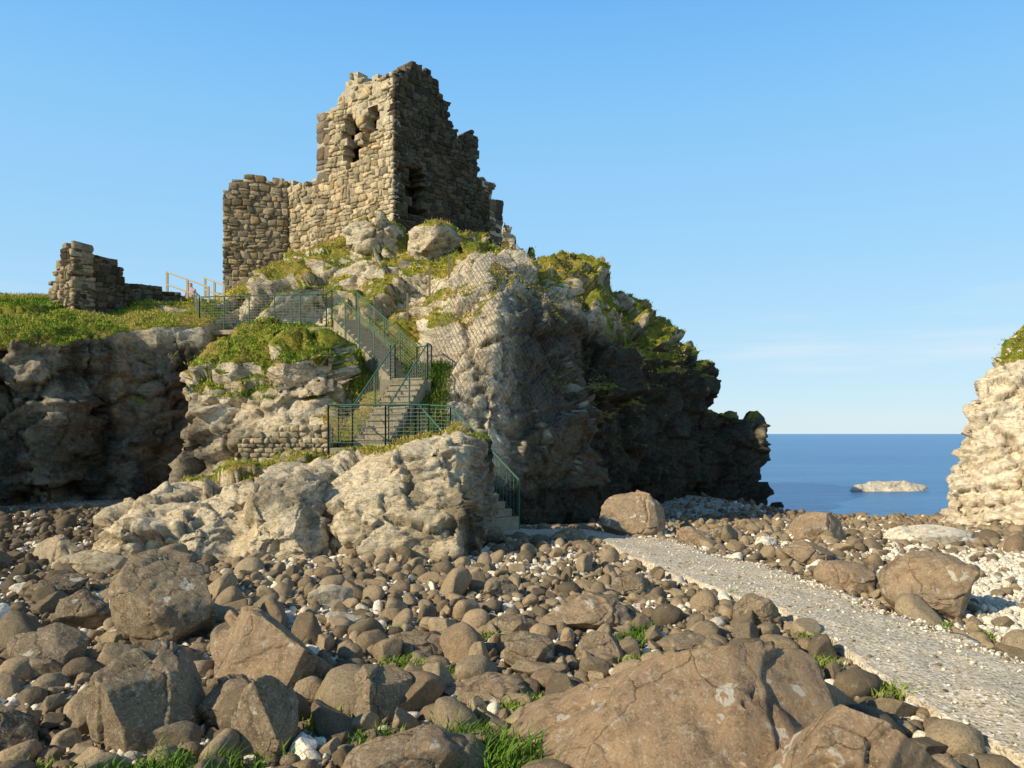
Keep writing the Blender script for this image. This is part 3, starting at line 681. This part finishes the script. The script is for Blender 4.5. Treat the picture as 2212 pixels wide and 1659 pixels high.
railing([(-11.5,29.3,6.2),(-12.2,30.6,6.6)],sp=.9)
ra.build('posts_and_rails',M_GREEN,True,rail); wi.build('wire_infill',M_GALV,True,rail)
wh=empty('wooden_handrail'); wa=Acc()
for a,b in (((-14.2,32.8,7.75),(-12.2,32.0,7.0)),((-13.1,34.0,7.75),(-12.0,33.2,7.3))):
    a=np.array(a);b=np.array(b)
    for t in (0,.5,1): p=a+(b-a)*t; obox(wa,(p[0],p[1],p[2]+.4),(1,0,0),(0,1,0),.04,.04,.72)
    for zz in (1.1,.6): tube(wa,a+[0,0,zz],b+[0,0,zz],.035,6)
wa.build('rails',M_WOOD,False,wh)

bm=bmesh.new(); bm.from_mesh(HEAD.data); bvh=BVHTree.FromBMesh(bm); bm.free()
def ground_at(x,y,z0=30):
    h=bvh.ray_cast(Vector((x,y,z0)),Vector((0,0,-1))); return h[0].z if h[0] else None
fp=empty('wooden_fence'); fa=Acc(); prev=None
for x,y in ((-4.9,28.3),(-3.7,28.2),(-2.9,28.0),(-2.2,27.8)):
    z=ground_at(x,y)
    if z is None or z>8: continue
    obox(fa,(x,y,z+.45),(1,0,0),(0,1,0),.035,.035,.6)
    if prev is not None:
        for q in (.4,.95): tube(fa,(prev[0],prev[1],prev[2]+q),(x,y,z+q),.006,4)
    prev=(x,y,z)
fa.build('posts',simple('old_post_wood',(.20,.16,.10),.9),False,fp)
na=Acc(); sp=.125; hits={}
D=Vector((.12,1,-.25)).normalized()
for i in range(-27,14):
    for j in range(0,57):
        x=i*sp+(sp/2 if j%2 else 0); z=1.9+j*sp
        if x< -2.9+ .18*abs(z-4.5) -.1 or x>1.25: continue
        o=Vector((x,22,z+.25*5)); o-=D*4
        h=bvh.ray_cast(o,D)
        if h[0] and h[0].y<29.5: hits[(i,j)]=h[0]-D*.05
for (i,j),p in hits.items():
    nb=[(i,j+1),(i+(1 if j%2 else -1),j+1)]
    for q in nb:
        if q in hits and (hits[q]-p).length<.5: tube(na,p,hits[q],.0062,3)
na.build('rockfall_netting',M_NET,True)

# ---------------------------------------------------------------- vegetation
def blades(P,N,hlo,hhi,w,cols,nb,spread,lean=.5):
    m=len(P)*nb; B=np.repeat(P,nb,0)+rng.normal(size=(m,3))*spread*np.array([1,1,.15]); a=rng.random(m)*6.283
    up=np.repeat(N,nb,0)*.4+np.array([0,0,.8])+rng.normal(size=(m,3))*lean; up/=np.linalg.norm(up,axis=1)[:,None]
    h=(hlo+(hhi-hlo)*rng.random(m))[:,None]; s=np.stack([np.cos(a),np.sin(a),0*a],1)*w
    mid=B+up*h*.55; tip=B+up*h+np.stack([np.cos(a+1),np.sin(a+1),-.4+0*a],1)*h*.3
    V=np.stack([B-s,B+s,mid+s*.8,tip,mid-s*.8],1).reshape(-1,3)
    i=np.arange(m)*5
    big=fbm(B*.6,3,201); 
    c=np.array(cols)[np.clip(((big*1.3+.5+rng.normal(size=m)*.15)*len(cols)).astype(int),0,len(cols)-1)]*rng.uniform(.6,1.35,(m,1)); C=np.repeat(c,5,0)
    F_all=np.concatenate([np.stack([i,i+1,i+2],1),np.stack([i,i+2,i+4],1),np.stack([i+4,i+2,i+3],1)])
    return V,F_all,C
def scatter(Q,Nn,G,n,thr,cond):
    ok=np.nonzero((G>thr)&cond(Q))[0]
    s=rng.choice(ok,n); return Q[s]+rng.normal(size=(n,3))*np.array([.04,.04,0]),Nn[s]
GRC=[(.12,.20,.018),(.27,.34,.035),(.42,.38,.06),(.52,.38,.10),(.55,.40,.14)]
p,n=scatter(HQ,HN,HG,46000,.5,lambda Q:(Q[:,1]<41)&(Q[:,2]>1.5))
v1=blades(p,n,.03,.10,.013,GRC,3,.05)
p,n=scatter(FQ,FN,FG,7000,.5,lambda Q:(Q[:,1]<23))
v2=blades(p,n,.04,.12,.008,GRC[:4],3,.04)
p,n=scatter(RQ,RN,RG,5000,.4,lambda Q:(Q[:,1]<30))
v3=blades(p,n,.05,.13,.013,GRC[:3],3,.05)
p,n=scatter(HQ,HN,HG,13000,.5,lambda Q:(Q[:,0]<-4.5)&(Q[:,1]<31)&(Q[:,2]>3.2)&(fbm(Q*.7,3,44)>-.2))
v4=blades(p,n,.06,.15,.014,[(.13,.24,.018),(.28,.40,.035),(.40,.44,.06)],3,.06)
ok=np.ones(len(HQ))
p,n=scatter(HQ,HN,ok,3200,.5,lambda Q:(Q[:,0]>-3.35)&(Q[:,0]<-1.9)&(Q[:,1]>21.2)&(Q[:,1]<26)&(Q[:,2]>1.3)&(Q[:,2]<4.3))
k_=stair_dist(p)>.55; p=p[k_];n=n[k_]
v5=blades(p,n,.08,.34,.013,[(.08,.15,.015),(.14,.22,.025),(.22,.26,.04)],4,.07,.7)
off=0;VV=[];FF=[];CC=[]
for v,f,c in (v1,v2,v3,v4,v5): VV.append(v);FF.append(f+off);CC.append(c);off+=len(v)
mesh_np('grass',np.vstack(VV),np.vstack(FF),M_LEAF,False,None,{'col':np.vstack(CC)})
tp=[(-.1,5.3,.22,45),(-.35,5.4,.2,35),(.0,5.0,.22,40),(-.75,7.3,.12,35),(-1.0,7.4,.12,35),(-.6,7.2,.1,20),(-2.2,5.0,.2,45),(-1.8,5.0,.2,45),(-2.5,4.9,.16,40),(2.95,10.6,.1,30),(3.0,10.0,.1,30),(1.4,8.6,.13,35),(1.2,8.2,.12,30),(2.9,7.4,.12,30),(3.05,8.2,.12,30),(5.1,8.6,.08,40),(4.9,9.1,.08,40),(5.15,8.0,.07,30),(3.2,6.7,.12,35),(-.4,5.9,.14,45),(1.15,7.4,.12,30),(.1,6.3,.12,30),(5.6,11.5,.08,30),(-.4,4.7,.1,50),(-1.45,6.0,.12,30),(-.95,5.6,.12,30),(.35,6.9,.1,25),(-1.9,6.6,.1,25),(-3.1,5.1,.12,30),(5.3,7.4,.07,30),(4.95,10.1,.07,30),(-.2,8.6,.09,20),(-1.3,8.9,.08,20)]
VV=[];FF=[];CC=[];off=0
for x,y,h,m in tp:
    c=np.array([[x,y,float(gh([x],[y])[0])+.02]]); q=np.repeat(c,m,0)+rng.normal(size=(m,3))*np.array([h*.7,h*.6,.0])
    v,f,cc=blades(q,np.tile([[0,0,1.]],(m,1)),h*.6,h*1.3,.007,[(.11,.20,.02),(.17,.27,.03),(.25,.32,.05)],5,.03,.55)
    VV.append(v);FF.append(f+off);CC.append(cc);off+=len(v)
mesh_np('beach_plants',np.vstack(VV),np.vstack(FF),M_LEAF,False,None,{'col':np.vstack(CC)})
fl=Acc(); t2=ico(1)
cl=lambda Q:(Q[:,1]<38)&(Q[:,2]>4)&(Q[:,0]<8)
ok=np.nonzero((HG>.35)&(HG<.95)&cl(HQ))[0]; ctr=HQ[rng.choice(ok,110)]
for c in ctr:
    yel=rng.random()<.6; col=(.85,.62,.03) if yel else (.60,.30,.42)
    near_=np.nonzero((np.abs(HQ-c).max(1)<.35)&(HG>.2))[0]
    for i in rng.choice(near_,min(len(near_),14 if yel else 8)):
        fl.add(t2[0]*rng.uniform(.02,.04)*np.array([1,1,.7])+HQ[i]+[0,0,.1],t2[1],col)
fl.build('wildflowers',M_LEAF,True)

# ---------------------------------------------------------------- person by the upper handrail
def person(x,y,z):
    me=bpy.data.meshes.new('person'); J=[(0,0,.95),(0,0,1.15),(0,0,1.38),(0,0,1.5),(0,-.01,1.60),(0,-.01,1.70),
      (.19,0,1.38),(.24,-.02,1.12),(.2,-.2,.98),(-.19,0,1.38),(-.24,-.02,1.12),(-.2,-.2,.98),
      (.09,0,.9),(.1,-.02,.5),(.1,0,.07),(.1,-.16,.03),(-.09,0,.9),(-.1,-.02,.5),(-.1,0,.07),(-.1,-.16,.03)]
    E=[(0,1),(1,2),(2,3),(3,4),(4,5),(2,6),(6,7),(7,8),(2,9),(9,10),(10,11),(0,12),(12,13),(13,14),(14,15),(0,16),(16,17),(17,18),(18,19)]
    Rr=[.15,.14,.15,.06,.095,.085,.07,.05,.035,.07,.05,.035,.09,.065,.045,.04,.09,.065,.045,.04]
    me.from_pydata(J,E,[]); o=link(bpy.data.objects.new('person',me)); md=o.modifiers.new('k','SKIN')
    for i,v in enumerate(me.skin_vertices[0].data): v.radius=(Rr[i],Rr[i]*.8); v.use_root=(i==0)
    s=o.modifiers.new('s','SUBSURF'); s.levels=2; s.render_levels=2
    dg=bpy.context.evaluated_depsgraph_get(); m2=bpy.data.meshes.new_from_object(o.evaluated_get(dg)); o.modifiers.clear(); o.data=m2
    co=np.array([v.co[:] for v in m2.vertices]); col=np.tile([.55,.35,.28],(len(co),1))
    col[(co[:,2]<1.5)]=(.62,.42,.42); col[co[:,2]<.95]=(.05,.06,.10); col[(co[:,2]>1.66)|((co[:,1]>.03)&(co[:,2]>1.55))]=(.08,.05,.03)
    hd=(np.abs(co[:,0])>.15)&(co[:,1]<-.15)&(co[:,2]>.9)&(co[:,2]<1.05); col[hd]=(.55,.35,.28)
    set_attr(m2,'col',col); m2.materials.clear(); m2.materials.append(M_LEAF)
    m2.polygons.foreach_set('use_smooth',np.ones(len(m2.polygons),dtype=bool)); o.location=(x,y,z)
zz=ground_at(-14.4,35.7); print('person z',zz); person(-14.4,35.7,zz or 7.4)

# ---------------------------------------------------------------- light, sky, camera
EL=math.radians(30); az=np.array([-.85,-.53]); az/=np.linalg.norm(az)
sv=Vector((az[0]*math.cos(EL),az[1]*math.cos(EL),math.sin(EL)))
sl=bpy.data.lights.new('sun','SUN'); sl.energy=5.0; sl.angle=math.radians(.5); sl.color=(1,.89,.67)
so=link(bpy.data.objects.new('sun',sl)); so.rotation_euler=sv.to_track_quat('Z','Y').to_euler()
w=bpy.data.worlds.new('World'); scene.world=w; w.use_nodes=True; nt=w.node_tree; bg=nt.nodes['Background']
sk=nt.nodes.new('ShaderNodeTexSky'); sk.sky_type='NISHITA'; sk.sun_disc=False; sk.sun_elevation=EL; sk.sun_rotation=math.atan2(az[0],az[1])%(2*math.pi)
sk.altitude=0; sk.air_density=1.0; sk.dust_density=.3; sk.ozone_density=3
ST=.13
tc=nt.nodes.new('ShaderNodeTexCoord'); sx=nt.nodes.new('ShaderNodeSeparateXYZ'); nt.links.new(tc.outputs['Generated'],sx.inputs[0])
rp=nt.nodes.new('ShaderNodeValToRGB'); e=rp.color_ramp.elements
stops=[(0,(.68,.84,.92)),(.06,(.56,.80,.96)),(.2,(.39,.71,1.0)),(.36,(.27,.62,1.0)),(.48,(.17,.50,.98)),(.60,(.06,.17,.38)),(1,(.015,.05,.14))]
while len(e)<len(stops): e.new(.5)
for i,(p_,c_) in enumerate(stops): e[i].position=p_; e[i].color=(*c_,1)
nt.links.new(sx.outputs[2],rp.inputs[0])
sc_=nt.nodes.new('ShaderNodeVectorMath'); sc_.operation='SCALE'; nt.links.new(rp.outputs[0],sc_.inputs[0]); sc_.inputs['Scale'].default_value=1/ST
mx=nt.nodes.new('ShaderNodeMix'); mx.data_type='RGBA'; mx.inputs[0].default_value=.88
nt.links.new(sk.outputs[0],mx.inputs[6]); nt.links.new(sc_.outputs[0],mx.inputs[7])
mp=nt.nodes.new('ShaderNodeMapping'); mp.inputs['Scale'].default_value=(1.2,1.2,14); nt.links.new(tc.outputs['Generated'],mp.inputs[0])
cn=nt.nodes.new('ShaderNodeTexNoise'); cn.inputs['Scale'].default_value=2.2; cn.inputs['Detail'].default_value=6; nt.links.new(mp.outputs[0],cn.inputs['Vector'])
cr=nt.nodes.new('ShaderNodeValToRGB'); cr.color_ramp.elements[0].position=.5; cr.color_ramp.elements[1].position=.75; nt.links.new(cn.outputs['Fac'],cr.inputs[0])
cb=nt.nodes.new('ShaderNodeValToRGB'); ee=cb.color_ramp.elements; ee.new(.5); ee.new(.6)
for i,(p_,v_) in enumerate([(.0,.0),(.04,.5),(.12,.5),(.2,0)]): ee[i].position=p_; ee[i].color=(v_,v_,v_,1)
nt.links.new(sx.outputs[2],cb.inputs[0])
mm=nt.nodes.new('ShaderNodeMath'); mm.operation='MULTIPLY'; nt.links.new(cr.outputs[0],mm.inputs[0]); nt.links.new(cb.outputs[0],mm.inputs[1])
m3=nt.nodes.new('ShaderNodeMix'); m3.data_type='RGBA'; nt.links.new(mm.outputs[0],m3.inputs[0]); nt.links.new(mx.outputs[2],m3.inputs[6]); m3.inputs[7].default_value=(.85/ST,.90/ST,.93/ST,1)
nt.links.new(m3.outputs[2],bg.inputs[0]); bg.inputs[1].default_value=ST
cam=bpy.data.cameras.new('camera'); cam.lens=28; cam.sensor_width=36; cam.shift_y=.0486; cam.clip_end=40000; cam.clip_start=.05
co=link(bpy.data.objects.new('camera',cam)); co.location=(0,0,2.2); co.rotation_euler=(math.radians(90),0,0); scene.camera=co
